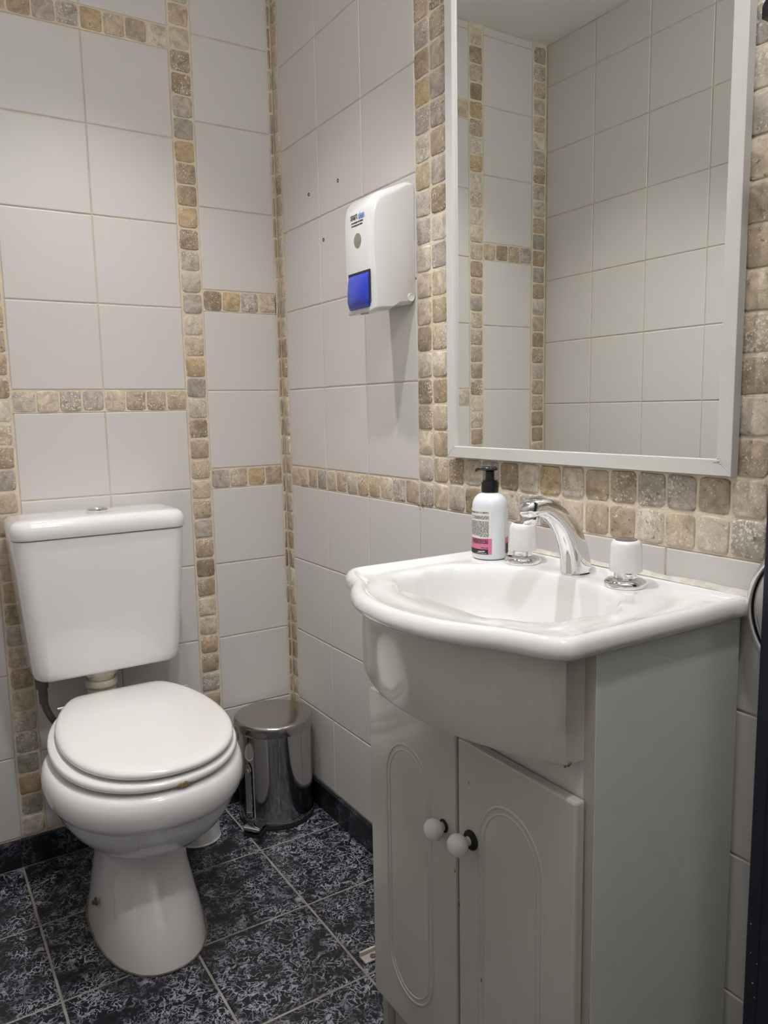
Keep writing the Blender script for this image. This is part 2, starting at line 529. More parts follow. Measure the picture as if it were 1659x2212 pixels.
# plain tiles below the mosaic band towards the door
for i in range(3, 9):
    for k, z0, z1 in rr[:4]:
        lay('right', wall_right, y0 - i * P_, y0 - (i + 1) * P_, z0, z1)
YS = y3; PS = 0.0503
zm0 = Z8 + 3 * P_
bed('right', wall_right, YS, YS - 18 * PS, zm0, zm0 + 2 * SR)
bed('right', wall_right, YS, YS - 3 * PS, zm0 + 2 * SR, CEIL)
bed('right', wall_right, YS - 14 * PS, YS - 18 * PS, zm0 + 2 * SR, CEIL)
for k in range(0, 18):            # two mosaic rows under the mirror
    for r in range(2):
        stone('right', wall_right, YS - (k + .5) * PS, zm0 + (r + .5) * SR, PS - 0.0028, SR - 0.0030)
for k in (0, 1, 2, 14, 15, 16, 17):  # mosaic columns either side of the mirror
    v = zm0 + 2 * SR
    while v < CEIL - 0.02:
        if k != 2 or v > 1.90:
            u = YS - (k + .5) * PS
            stone('right', wall_right, u, v + PS * .512, PS - 0.0028, min(PS * 1.02, CEIL - v) - 0.0030)
        v += PS * 1.02
for i in range(0, 4):             # plain tiling behind the open door
    v = zm0 + 2 * SR
    for j in range(7):
        ya = YS - 18 * PS - i * P_
        if ya - P_ < YF: break
        lay('right', wall_right, ya, ya - P_, v + j * P_, min(v + (j + 1) * P_, CEIL))
# three drilled holes with grey plugs
for yy, zz in ((-0.189, 1.6006), (-0.3356, 1.5969), (-0.2586, 1.4809)):
    bm = bmesh.new()
    add_loft(bm, [circ((0.0005, yy, zz), 0.0042, 14, 'x'), circ((-0.0007, yy, zz), 0.0042, 14, 'x'), circ((-0.0006, yy, zz), 0.0028, 14, 'x'), circ((0.0006, yy, zz), 0.0014, 14, 'x')])
    fin(bm, 'plug_hole', 'hole', wall_right)
# small brown blotch at the mosaic's lower edge
for i in range(7):
    bm = bmesh.new()
    yy, zz = -0.648 + random.uniform(-.010, .010), zm0 - 0.002 + random.uniform(-.010, .006)
    add_loft(bm, [circ((0.0003, yy, zz), random.uniform(.001, .0022), 8, 'x'), circ((-0.0006, yy + .0004, zz), random.uniform(.0006, .0016), 8, 'x')])
    fin(bm, 'stain', 'dirt_sealant', wall_right)

# left wall (seen in the mirror): plain tiles
for i in range(0, 11):
    ya = -0.001 - i * P_
    zz = 1.0846 - 5 * P_
    for j in range(12):
        z0 = max(zz + j * P_, BASE_H); z1 = min(zz + (j + 1) * P_, CEIL - 0.002)
        lay('left', wall_left, ya - P_, ya, z0, z1)

# floor tiles 25 cm
QX, QY = 0.2535, 0.2555
gx = [-0.2265 + QX * k for k in range(-4, 2)]
gy = [-0.2632 - QY * k for k in range(-2, 9)]
for a, b in zip(gx, gx[1:]):
    for c, d in zip(gy, gy[1:]):
        xa, xb = max(a, -ROOM_W), min(b, -0.0)
        yb, ya = min(c, 0.0), max(d, YF)
        if xb - xa < 0.01 or yb - ya < 0.01: continue
        lay('floor', floor, xa, xb, ya, yb, 0.0042, 'floor_tile', 'floor', 0.0)

# skirting tiles
def skirting(name, side, ua, ub, joints):
    par = tag(empty(name), kind='structure')
    us = sorted([ua] + joints + [ub])
    for a, b in zip(us, us[1:]):
        o = link('skirting_tile', tile_mesh(b - a - 0.002, BASE_H - 0.003, 'skirt', 0.0085, 0.001), par)
        place(o, side, (a + b) / 2, BASE_H / 2 - 0.0005, 0.0088)
    bm = bmesh.new()
    return par
skirting('baseboard_back', 'back', -ROOM_W + .001, -0.009, [-0.7345, -0.481, -0.2275])
skirting('baseboard_right', 'right', YF + .001, -0.001, [-0.262, -0.5175, -0.773, -1.0285, -1.284, -1.5395, -1.795, -2.05])
skirting('baseboard_left', 'left', YF + .001, -0.010, [-0.262, -0.5175, -0.773, -1.0285, -1.284, -1.5395, -1.795, -2.05])

# ------------------------------------------------------------------ ceiling spotlights
for i, (lx, ly, wt, colr, cone) in enumerate(SPOTS):
    pos = ('over the toilet', 'over the middle of the room')[i]
    t = tag(empty('ceiling_spotlight', (lx, ly, CEIL)), 'round recessed ceiling spotlight ' + pos, 'spotlight', 'recessed ceiling spotlights')
    lathe('trim_ring', [(0.030, 0.0), (0.042, -0.001), (0.0425, -0.004), (0.036, -0.007), (0.029, -0.006), (0.027, 0.0)], 'frame', t, n=32)
    lathe('lamp_face', [(0.0268, -0.001), (0.0268, -0.003), (0.015, -0.0036)], 'lamp', t, n=24)
    ld = bpy.data.lights.new('spot_beam', 'SPOT')
    ld.energy = wt; ld.color = colr; ld.shadow_soft_size = 0.024
    ld.spot_size = math.radians(cone); ld.spot_blend = 0.9
    lo = bpy.data.objects.new('spot_beam', ld)
    COL.objects.link(lo); lo.parent = t; lo.location = (0, 0, -0.012)

bt = tag(empty('fill_bulb', (FILL_BULB[0], FILL_BULB[1], CEIL)), 'unseen lamp near the door, shaped as a bulb in a white holder to fill the room with light', 'bulb')
lathe('holder', [(0.045, 0.0), (0.045, -0.006), (0.024, -0.016), (0.021, -0.045), (0.018, -0.047)], 'frame', bt, n=32)
lathe('bulb_glass', [(0.012, -0.047), (0.016, -0.055), (0.027, -0.070), (0.0295, -0.085), (0.027, -0.100), (0.018, -0.111), (0.004, -0.115)], 'lamp', bt, n=28)
ld = bpy.data.lights.new('fill_bulb_light', 'POINT')  # bulb form made up so light also reaches ceiling, upper walls and side panel
ld.energy = FILL_BULB[2]; ld.color = FILL_BULB[3]; ld.shadow_soft_size = 0.034
lo = bpy.data.objects.new('fill_bulb_light', ld)
COL.objects.link(lo); lo.parent = bt; lo.location = (0, 0, -0.086)

# ------------------------------------------------------------------ vanity cabinet
VR, VL = -1.375, -0.909          # right and left outer faces (y)
XF = -0.2735                     # carcass front
ZT = 0.806
van = tag(empty('vanity_cabinet', (XF / 2, (VR + VL) / 2, 0)), 'cream two-door vanity cabinet with bowed fascia under the basin', 'cabinet')
VO = (XF / 2, (VR + VL) / 2, 0)
def vbox(name, a, b, mat, parent=van, bevel=0.0008):
    return box(name, a, b, mat, parent, bevel, 2, VO)
vbox('side_panel', (XF, VR, 0.0), (-0.010, VR + 0.016, ZT), 'sidepanel')
vbox('side_panel', (XF, VL - 0.016, 0.0), (-0.010, VL, ZT), 'sidepanel')
vbox('edge_band', (XF - 0.0012, VR + 0.0006, 0.001), (XF + 0.0002, VR + 0.0156, ZT - .001), 'edgeband', bevel=0.0003)
vbox('edge_band', (XF - 0.0012, VL - 0.0156, 0.001), (XF + 0.0002, VL - 0.0006, ZT - .001), 'edgeband', bevel=0.0003)
vbox('front_rail', (XF, VR + 0.0162, 0.60), (XF + 0.016, VL - 0.0162, 0.700), 'sidepanel')
vbox('bottom_board', (XF + 0.001, VR + 0.0162, 0.088), (-0.012, VL - 0.0162, 0.104), 'sidepanel')
vbox('kick_board', (XF + 0.012, VR + 0.0162, 0.0), (XF + 0.028, VL - 0.0185, 0.0875), 'lacquer')
vbox('back_board', (-0.012, VR + 0.0162, 0.09), (-0.0095, VL - 0.0162, 0.70), 'sidepanel')
# bowed fascia
def fascia_x(y):
    c = -1.1425; h = 0.2175
    t = (y - c) / h
    return -0.309 - 0.0585 * (1 - t * t) ** 1.0 if abs(t) <= 1 else -0.309
bm = bmesh.new()
rings = []
NY = 60
for i in range(NY + 1):
    y = -1.3600 + 0.435 * i / NY
    xf = fascia_x(y)
    z0, z1 = 0.679, 0.805
    e = 0.004 if i in (0, NY) else 0.0
    pts = [(XF - 0.0015, y, z0), (xf + 0.004 + e, y, z0), (xf + 0.0012 + e, y, z0 + 0.0012), (xf + e, y, z0 + 0.004), (xf + e, y, z1), (XF - 0.0015, y, z1)]
    rings.append([(p[0] - VO[0], p[1] - VO[1], p[2]) for p in pts])
add_loft(bm, rings)
fas = fin(bm, 'fascia', 'lacquer', van, 30)
# chipped corner of the fascia
bm = bmesh.new()
for (dx, dz, r) in ((0.006, 0.0, 0.0035), (0.011, 0.001, 0.005), (0.016, 0.0025, 0.003), (0.0135, 0.0015, .004)):
    bmesh.ops.create_icosphere(bm, subdivisions=1, radius=r, matrix=Matrix.Translation((-0.309 + dx - VO[0], -1.3588 - VO[1], 0.679 + dz)) @ Matrix.Diagonal((1, 0.42, 0.8, 1)))
tag(fin(bm, 'chip', 'chip', fas), 'brown chip at the corner of the fascia')
# doors
def make_door(ya, yb, knob_y, za=0.0935, zb=0.632):
    XD0, XD1 = XF - 0.0018, -0.2908
    d = vbox('door', (XD1, ya, za), (XD0, yb, zb), 'lacquer', van, 0.0035)
    return d
d1 = make_door(-1.3640, -1.1455, 0)
d2 = make_door(-1.1400, -0.9105, 0)
def stadium(yc, z0, z1, hw, n=22):
    pts = []
    zc1, zc0 = z1 - hw * 1.15, z0 + hw * 1.15
    for i in range(n + 1):
        t = PI * i / n
        pts.append((yc + hw * math.cos(t), zc1 + hw * 1.15 * math.sin(t)))
    for i in range(n + 1):
        t = PI + PI * i / n
        pts.append((yc + hw * math.cos(t), zc0 + hw * 1.15 * math.sin(t)))
    return pts
for d, yc in ((d1, -1.252), (d2, -1.021)):
    for hw, r, xo in ((0.060, 0.0024, -0.2906), (0.051, 0.0016, -0.2907)):
        pts = stadium(yc, 0.150 + (0.060 - hw), 0.572 - (0.060 - hw), hw)
        path = [(xo - VO[0], y - VO[1], z) for y, z in pts]
        tube('routed_moulding', path, r, 'lacquer', d, 8, 0.7, Vector((1, 0, 0)), closed=True)
def knob(parent, y, z, gap):
    xk = -0.2908
    prof = [(0.0065, 0.0), (0.0062, 0.004), (0.0075, 0.006), (0.0125, 0.010), (0.0155, 0.017), (0.0150, 0.023), (0.0115, 0.0285), (0.006, 0.031), (0.001, 0.0316)]
    bm = bmesh.new()
    add_loft(bm, [[(xk - zz - gap - VO[0], y + r * math.cos(2 * PI * k / 28) - VO[1], z + r * math.sin(2 * PI * k / 28)) for k in range(28)] for r, zz in prof])
    k = fin(bm, 'knob', 'knobwhite', parent, 60)
    bm = bmesh.new()
    add_loft(bm, [[(xk - zz - VO[0], y + r * math.cos(2 * PI * q / 24) - VO[1], z + r * math.sin(2 * PI * q / 24)) for q in range(24)] for r, zz in (((0.0135, 0.0), (0.0138, 0.002), (0.0125, 0.0042), (0.007, 0.005)) if gap else ((0.0095, 0.0), (0.0098, 0.001), (0.009, 0.0022), (0.006, 0.0026)))])
    tag(fin(bm, 'backplate', 'rubber', k), 'black ring behind the knob')
    return k
knob(d2, -1.1130, 0.4870, 0.0)
knob(d1, -1.1755, 0.4960, 0.0055)
# small scratches on the door faces
for dd, y, z, s in ((d1, -1.196, 0.300, 1.4), (d1, -1.1475, 0.385, 1.0), (d2, -1.1375, 0.43, 1.0), (d1, -1.17, 0.575, .8)):
    box('scratch', (-0.2911, y - .0006 * s, z - .002 * s), (-0.2905, y + .0006 * s, z + .002 * s), 'rust', dd, 0, 1, VO)
# loose white bracket at the cabinet's foot
t = tag(empty('floor_bracket', (-0.196, -0.738, 0)), 'small white metal bracket lying on the floor beside the cabinet', 'bracket')
box('plate', (-0.020, -0.013, 0.0002), (0.020, 0.013, 0.004), 'edgeband', t, 0.001)
box('upright', (-0.020, 0.008, 0.0042), (0.020, 0.013, 0.012), 'sealant', t, 0.001)
lathe('screw', [(0.006, 0.0042), (0.006, 0.006), (0.003, 0.0065)], 'rust', t, (0.002, -0.004, 0), 14)

# ------------------------------------------------------------------ washbasin
CB = Vector((-0.205, -1.135))
YC, HW = -1.1465, 0.2405
ds = [0.0, 0.035, 0.082, 0.122, 0.150, 0.166, 0.185, 0.205, 0.222, 0.232]
xs_ = [-0.4150, -0.4126, -0.4022, -0.3856, -0.3690, -0.3600, -0.3520, -0.3450, -0.3370, -0.3290]
cp = catmull([(d, x, 0) for d, x in zip(ds, xs_)], 6)
half = [(p.x, p.y) for p in cp] + [(0.2365, -0.3235), (0.2395, -0.3165), (0.2405, -0.309)]
outline = [(x, YC - d) for d, x in half]                       # centre to right corner
outline += [(-0.0005, YC - HW)]
outline += [(-0.0005, YC + HW)]
outline += [(x, YC + d) for d, x in reversed(half)][:-1]
def ray_hit(poly, c, ang):
    d = Vector((math.cos(ang), math.sin(ang)))
    best = None
    n = len(poly)
    for i in range(n):
        a = Vector(poly[i]) - c; b = Vector(poly[(i + 1) % n]) - c
        e = b - a
        den = d.x * e.y - d.y * e.x
        if abs(den) < 1e-12: continue
        t = (a.x * e.y - a.y * e.x) / den
        s = (a.x * d.y - a.y * d.x) / den
        if t > 0 and -1e-9 <= s <= 1 + 1e-9:
            if best is None or t < best: best = t
    return best or 0.1
ANG = [2 * PI * i / 220 for i in range(220)]
for cxy in ((-0.0005, YC - HW), (-0.0005, YC + HW)):
    ANG.append(math.atan2(cxy[1] - CB.y, cxy[0] - CB.x) % (2 * PI))
ANG = sorted(ANG)
RO = [ray_hit(outline, CB, a) for a in ANG]
def bowl_r(a):
    c, s = math.cos(a), math.sin(a)
    e = 2.35
    r = (abs(c / 0.127) ** e + abs(s / 0.176) ** e) ** (-1 / e)
    dl = abs((abs(math.atan2(s, c)) - PI / 2 - 0.12))        # angle from the +-y axis
    r *= 1 - 0.055 * math.exp(-(dl / 0.11) ** 2) - 0.03 * math.exp(-((dl - 0.55) / 0.10) ** 2)
    return r
RB = [bowl_r(a) for a in ANG]
def bring(rf, z):
    out = []
    for i, a in enumerate(ANG):
        r = rf(i)
        zz = z(a) if callable(z) else z
        out.append((CB.x + r * math.cos(a), CB.y + r * math.sin(a), zz))
    return out
def inset(d):
    return lambda i: RO[i] - d
def bscale(k):
    return lambda i: RB[i] * k
bas_rings = [bring(lambda i: min(RB[i] * 1.10, RO[i] - .02), 0.800), bring(inset(0.016), 0.8065), bring(inset(0.006), 0.8085), bring(inset(0.001), 0.813), bring(inset(0.0), 0.819),
             bring(inset(0.0025), 0.8265), bring(inset(0.007), 0.8318), bring(inset(0.013), 0.8335), bring(inset(0.019), 0.8320), bring(inset(0.0235), 0.8280), bring(inset(0.028), 0.8258),
             bring(lambda i: (RO[i] - 0.03) * .4 + RB[i] * 1.06 * .6 if RO[i] - .03 > RB[i] * 1.06 else RO[i] - .03, 0.8258), bring(lambda i: min(RB[i] * 1.04, RO[i] - .031), 0.8257), bring(bscale(1.012), 0.8245),
             bring(bscale(0.99), 0.8205), bring(bscale(0.965), 0.813), bring(bscale(0.94), 0.800), bring(bscale(0.90), 0.780), bring(bscale(0.84), 0.756),
             bring(bscale(0.73), 0.732), bring(bscale(0.56), 0.716), bring(bscale(0.36), 0.709), bring(bscale(0.15), 0.706)]
bm = bmesh.new()
add_loft(bm, bas_rings, False, True)
BO = Vector((-0.2, -1.1465, 0.80))
for v in bm.verts: v.co -= BO
basin = fin(bm, 'washbasin', 'basin', None, 75)
basin.location = BO
tag(basin, 'white ceramic bow-fronted washbasin top with scalloped bowl on the vanity', 'washbasin')
lathe('drain', [(0.022, 0.0), (0.022, 0.002), (0.016, 0.0025), (0.014, 0.001), (0.002, 0.0005)], 'chrome', basin, (CB.x - BO.x, CB.y - BO.y, 0.7062 - BO.z), 28)
# sealant bead along the wall
bm = bmesh.new()
rings = []
for i in range(41):
    y = -1.386 + 0.480 * i / 40
    w = 0.002 + 0.002 * noise.noise(Vector((y * 30, 1, 0)))
    h = 0.004 + 0.004 * noise.noise(Vector((y * 18, 5, 0)))
    rings.append([(-0.0003 - BO.x, y - BO.y, 0.828 - BO.z), (-0.004 - w - BO.x, y - BO.y, 0.8330 - BO.z), (-0.003 - BO.x, y - BO.y, 0.8345 + h * .4 - BO.z), (-0.0003 - BO.x, y - BO.y, 0.8355 + h - BO.z)])
add_loft(bm, rings)
fin(bm, 'sealant', 'sealant', basin)
# ------------------------------------------------------------------ taps
ZD = 0.8262
sp = tag(empty('faucet', (-0.052, -1.123, ZD)), 'curved chrome faucet spout between the two white-knobbed taps', 'faucet')
# centre line in the x-z plane, arching towards the user (-x); (x, z, half depth, half width)
prof = [(0.008, 0.000, 0.0245, 0.0190), (0.007, 0.014, 0.0240, 0.0185), (0.003, 0.034, 0.0225, 0.0180), (-0.005, 0.054, 0.0205, 0.0172), (-0.018, 0.074, 0.0180, 0.0165),
        (-0.035, 0.091, 0.0160, 0.0160), (-0.053, 0.102, 0.0150, 0.0158), (-0.069, 0.1075, 0.0150, 0.0160), (-0.083, 0.1065, 0.0150, 0.0160), (-0.092, 0.1035, 0.0135, 0.0150), (-0.0985, 0.100, 0.009, 0.011), (-0.101, 0.098, 0.003, 0.004)]
bm = bmesh.new()
rings = []
pp = [Vector((p[0], 0, p[1])) for p in prof]
for i, (x, z, a, b) in enumerate(prof):
    t = (pp[min(i + 1, len(pp) - 1)] - pp[max(i - 1, 0)]).normalized()
    if i == 0: t = Vector((0, 0, 1))
    nrm = Vector((-t.z, 0, t.x))
    ring = []
    for k in range(28):
        th = 2 * PI * k / 28
        c, s = math.cos(th), math.sin(th)
        e = 2 / 2.5
        cc = abs(c) ** e * math.copysign(1, c); ss = abs(s) ** e * math.copysign(1, s)
        q = pp[i] + nrm * (a * cc) + Vector((0, b * ss, 0))
        ring.append(q)
    rings.append(ring)
add_loft(bm, rings)
fin(bm, 'spout_body', 'chrome', sp, 60)
bm = bmesh.new()
add_loft(bm, [circ((-0.084, 0, 0.099), 0.0125, 24), circ((-0.085, 0, 0.085), 0.0128, 24), circ((-0.085, 0, 0.083), 0.0118, 24), circ((-0.085, 0, 0.0835), 0.0095, 24), circ((-0.085, 0, 0.0855), 0.009, 24)])
fin(bm, 'aerator', 'chrome', sp)
lathe('base_seal', [(0.021, 0.0), (0.021, 0.0015), (0.019, 0.0016)], 'rubber', sp, (0.008, 0, -0.0006), 28)
for yy, lab in ((-1.018, 'chrome tap with white knob right beside the soap bottle'), (-1.228, 'chrome tap with white knob on the door side of the spout')):
    h = tag(empty('water_tap', (-0.056, yy, ZD)), lab, 'tap', 'taps on the basin')
    lathe('base_disc', [(0.0285, 0.0), (0.0290, 0.002), (0.0290, 0.006), (0.0275, 0.0085), (0.024, 0.0105), (0.016, 0.0118), (0.0155, 0.012)], 'chrome', h, n=44)
    lathe('stem', [(0.0155, 0.0122), (0.0155, 0.024), (0.0150, 0.026)], 'chrome', h, n=32)
    bm = bmesh.new()
    rg = []
    for r, z in ((0.0205, 0.0212), (0.0222, 0.0216), (0.0226, 0.024), (0.0222, 0.040), (0.0216, 0.056), (0.0206, 0.061), (0.0185, 0.0642), (0.016, 0.0652)):
        rg.append([((r * (1 - 0.035 * max(0, math.cos(4 * t)) ** 6)) * math.cos(t), (r * (1 - 0.035 * max(0, math.cos(4 * t)) ** 6)) * math.sin(t), z) for t in [2 * PI * k / 64 for k in range(64)]])
    add_loft(bm, rg)
    k = fin(bm, 'handle_knob', 'knobwhite', h, 40)
    lathe('cap', [(0.0150, 0.0652), (0.0152, 0.0662), (0.012, 0.0672), (0.003, 0.0676)], 'brown_cap', k, n=28)

# ------------------------------------------------------------------ soap bottle
BC = Vector((-0.0705, -0.9525, ZD))
bot = tag(empty('soap_bottle', BC), 'white pump soap bottle with pink and black label on the basin', 'bottle')
prof = [(0.0255, 0.0), (0.0285, 0.0015), (0.0298, 0.005), (0.0300, 0.012), (0.0300, 0.085), (0.0296, 0.0915), (0.0280, 0.0975), (0.0250, 0.1030), (0.0205, 0.1075), (0.0165, 0.1095), (0.0135, 0.1105), (0.0130, 0.113)]
lathe('bottle_body', prof, 'bottle', bot, n=64, ang=60)
lathe('collar', [(0.0134, 0.1112), (0.0145, 0.1115), (0.0145, 0.1270), (0.0140, 0.1285), (0.0128, 0.1288), (0.0126, 0.1315), (0.0082, 0.1318)], 'black', bot, n=40)
bm = bmesh.new()
add_loft(bm, [circ((0, 0, 0.1318), 0.0078, 24), circ((0, 0, 0.1460), 0.0076, 24)])
fin(bm, 'pump_stem', 'black', bot)
bm = bmesh.new()      # pump head with nozzle pointing along the counter, away from the door
da = math.radians(140)
hx, hy = math.cos(da), math.sin(da)
rings = []
for s, w, z0, z1 in ((-0.0125, 0.005, 0.1470, 0.1530), (-0.010, 0.0095, 0.1462, 0.1545), (0.0, 0.0108, 0.1458, 0.1550), (0.009, 0.0088, 0.1462, 0.1548), (0.016, 0.0050, 0.1475, 0.1540), (0.022, 0.0042, 0.1462, 0.1520), (0.0245, 0.0034, 0.1435, 0.1490)):
    ring = []
    for k in range(16):
        t = 2 * PI * k / 16
        a = w * math.cos(t); zz = (z0 + z1) / 2 + (z1 - z0) / 2 * math.sin(t)
        ring.append((s * hx - a * hy, s * hy + a * hx, zz))
    rings.append(ring)
add_loft(bm, rings)
fin(bm, 'pump_head', 'black', bot, 60)
# printed label wrapped on the body: angle measured around z, camera looks from about -130 deg
VA = math.atan2(-1.946 - BC.y, -0.9069 - BC.x)
def patch(name, a0, a1, z0, z1, mat, parent, r, n=16):
    bm = bmesh.new()
    A = [a0 + (a1 - a0) * i / n for i in range(n + 1)]
    rings = [[((r) * math.cos(a), (r) * math.sin(a), z) for a in A] for z in (z0, z1)]
    rings2 = [[((r - .0004) * math.cos(a), (r - .0004) * math.sin(a), z) for a in A] for z in (z1, z0)]
    add_loft(bm, rings + rings2, False, False, False)
    return fin(bm, name, mat, parent)
LA0, LA1 = VA - 1.75, VA + 0.10     # left edge runs round the far side, right edge just right of the middle
# image-left is towards decreasing angle (seen from the camera)
lab = patch('label', LA0, LA1, 0.010, 0.0845, 'label', bot, 0.03035)
patch('pink_band', LA0, LA1, 0.010, 0.0365, 'pink', lab, 0.03055)
patch('black_band', LA0, LA1 - 0.20, 0.010, 0.0185, 'ink', lab, 0.03075)
lab2 = patch('label', VA + 0.98, VA + 2.6, 0.010, 0.0845, 'label', bot, 0.03035)
patch('pink_band', VA + 0.98, VA + 2.6, 0.010, 0.0365, 'pink', lab2, 0.03055)
patch('black_roundel', VA + 1.02, VA + 1.45, 0.010, 0.027, 'ink', lab2, 0.03075)
def wrap_text(body, size, a_right, z, mat, parent, r=0.0307, sx=1.0, offset=0.0):
    me = text_mesh(body, size, sx, offset, 'RIGHT')
    for v in me.vertices:
        x, y = v.co.x, v.co.y
        a = a_right + x / r
        v.co = (r * math.cos(a), r * math.sin(a), z + y)
    me.materials.append(MT[mat])
    return link('print', me, parent)
wrap_text('PARA MANOS Y CUERPO.', 0.0036, LA1 - 0.16, 0.0785, 'ink', lab, offset=0.00008)
def bars(z, h, a_r, width, mat, parent, words, r=0.0307):
    # a line of unreadable small print: a row of short dark strokes
    bm = bmesh.new()
    rnd = random.Random(int(z * 1e5))
    a = a_r
    end = a_r - width
    while a > end:
        w = rnd.uniform(*words)
        b = max(a - w, end)
        n = 3
        A = [a + (b - a) * i / n for i in range(n + 1)]
        add_loft(bm, [[(r * math.cos(t), r * math.sin(t), zz) for t in A] for zz in (z, z + h)], False, False, False)
        a = b - rnd.uniform(0.02, 0.05)
    return fin(bm, 'print', mat, parent, flat=True)
for i in range(3): bars(0.0730 - i * 0.0020, 0.0010, LA1 - 0.16, 1.15 if i != 1 else 0.9, 'inkgrey', lab, (0.05, 0.22))
for i in range(15): bars(0.0645 - i * 0.00178, 0.0009, LA1 - 0.17, 1.3 if i < 14 else .55, 'inkgrey', lab, (0.04, 0.20))
for i in range(5): bars(0.0345 - i * 0.0017, 0.0009, LA1 - 0.20, 1.1, 'ink', lab, (0.06, 0.25), 0.0308)
bars(0.0205, 0.0009, LA1 - 0.20, 0.42, 'ink', lab, (0.1, 0.2), 0.0308)
bars(0.0115, 0.0006, LA1 - 0.28, 0.62, 'inkwhite', lab, (0.1, 0.2), 0.0309)
# white scrawled emblem in the black band
path = []
for i in range(40):
    s = i / 39
    a = LA1 - 0.78 + 0.40 * s
    z = 0.0140 + 0.0011 * math.sin(s * 26) + 0.0012 * s
    path.append((0.0310 * math.cos(a), 0.0310 * math.sin(a), z))
tube('emblem', path, 0.00045, 'inkwhite', lab, 6)

# ------------------------------------------------------------------ wall soap dispenser
DY0, DY1 = -0.540, -0.640
dsp = tag(empty('soap_dispenser', (0, -0.59, 1.27)), 'white wall-mounted soap dispenser with a blue push bar', 'dispenser')
DO = Vector((0, -0.59, 1.27))
prof = [(-0.001, 1.292), (-0.004, 1.287), (-0.010, 1.285), (-0.045, 1.281), (-0.060, 1.272), (-0.098, 1.268), (-0.1005, 1.2695), (-0.1015, 1.273),
        (-0.1035, 1.40), (-0.1030, 1.452), (-0.1010, 1.466), (-0.0965, 1.478), (-0.0890, 1.4875), (-0.0780, 1.4945), (-0.0600, 1.502), (-0.0200, 1.5185), (-0.010, 1.5215), (-0.004, 1.521), (-0.001, 1.517)]
bm = bmesh.new()
rings = []
cx_ = sum(p[0] for p in prof) / len(prof); cz_ = sum(p[1] for p in prof) / len(prof)
for y, ins in ((DY0, 0.004), (DY0 - 0.0012, 0.0012), (DY0 - 0.004, 0.0), (DY1 + 0.012, 0.0), (DY1 + 0.0105, 0.0007), (DY1 + 0.0055, 0.0048), (DY1 + 0.0040, 0.0062), (DY1 + 0.0010, 0.0090), (DY1, 0.0120)):
    r = []
    for x, z in prof:
        dx = ins * min(1.0, max(0.0, (-x - 0.012) / 0.04))
        dz = ins * .8 * (1 if z < 1.30 else (-1 if z > 1.44 else 0))
        r.append((x + dx - DO.x, y - DO.y, z + dz - DO.z))
    rings.append(r)
add_loft(bm, rings)
shell = fin(bm, 'housing', 'plastic', dsp, 28)
# dark slot and blue push bar in the front
box('slot', (-0.1036, -0.634, 1.2845), (-0.1005, -0.552, 1.3475), 'darkslot', shell, 0.0006, 1, DO)
bm = bmesh.new()
rings = []
for z, dep, ins in ((1.276, 0.0015, 0.004), (1.280, 0.006, 0.002), (1.292, 0.0105, 0.001), (1.312, 0.0100, 0.0008), (1.330, 0.0070, 0.0008), (1.341, 0.0030, 0.0010), (1.3425, 0.0010, 0.0012)):
    ya, yb = -0.5530 - ins, -0.6325 + ins
    xf = -0.1025
    rings.append([(xf - DO.x + .002, ya - DO.y, z - DO.z), (xf - dep * .55 - DO.x, ya - .0008 - DO.y, z - DO.z), (xf - dep - DO.x, ya - .012 - DO.y, z - DO.z), (xf - dep - DO.x, yb + .016 - DO.y, z - DO.z), (xf - dep * .5 - DO.x, yb + .0008 - DO.y, z - DO.z), (xf - DO.x + .002, yb - DO.y, z - DO.z)])
add_loft(bm, rings)
fin(bm, 'push_bar', 'blue', dsp, 50)
bm = bmesh.new()
add_loft(bm, [circ((-0.1026 - DO.x, -0.592 - DO.y, 1.4075 - DO.z), 0.0138, 28, 'x'), circ((-0.1040 - DO.x, -0.592 - DO.y, 1.4075 - DO.z), 0.0138, 28, 'x'), circ((-0.1042 - DO.x, -0.592 - DO.y, 1.4075 - DO.z), 0.0125, 28, 'x')])
fin(bm, 'level_window', 'window', dsp)
bm = bmesh.new()
add_loft(bm, [[(-0.0115 + r * math.cos(t) - DO.x, y - DO.y, 1.298 + r * math.sin(t) - DO.z) for t in [2 * PI * k / 24 for k in range(24)]] for r, y in ((0.0082, DY1 + 0.001), (0.0080, DY1 - 0.0012), (0.0070, DY1 - 0.0018), (0.0062, DY1 - 0.0010), (0.003, DY1 - 0.0008))])
fin(bm, 'screw_cover', 'plastic', dsp)
box('nozzle_bracket', (-0.093, -0.606, 1.2665), (-0.090, -0.580, 1.2685), 'edgeband', dsp, 0, 1, DO)
def face_text(body, size, y_left, z, mat, sx=1.0, offset=0.0, x=-0.1039):
    me = text_mesh(body, size, sx, offset)
    for v in me.vertices:
        a, b = v.co.x, v.co.y
        v.co = (x - DO.x, y_left - a - DO.y, z + b - DO.z)
    me.materials.append(MT[mat])
    return link('print', me, dsp)
face_text('smart', 0.0185, -0.5665, 1.4490, 'ink', 0.60, 0.0004)
face_text('clean', 0.0185, -0.5965, 1.4475, 'inkblue', 0.60, 0.0003)
rnd = random.Random(4)
for z, w in ((1.4420, (0.003, 0.004, 0.013, 0.005, 0.012)), (1.4362, (0.003, 0.005, 0.012, 0.004, 0.010))):
    bm = bmesh.new()
    y = -0.5695
    for ww in w:
        add_box(bm, (-0.1041 - DO.x, y - ww - DO.y, z - DO.z), (-0.1034 - DO.x, y - DO.y, z + 0.0016 - DO.z))
        y -= ww + 0.0018
    fin(bm, 'print', 'ink', dsp, flat=True)

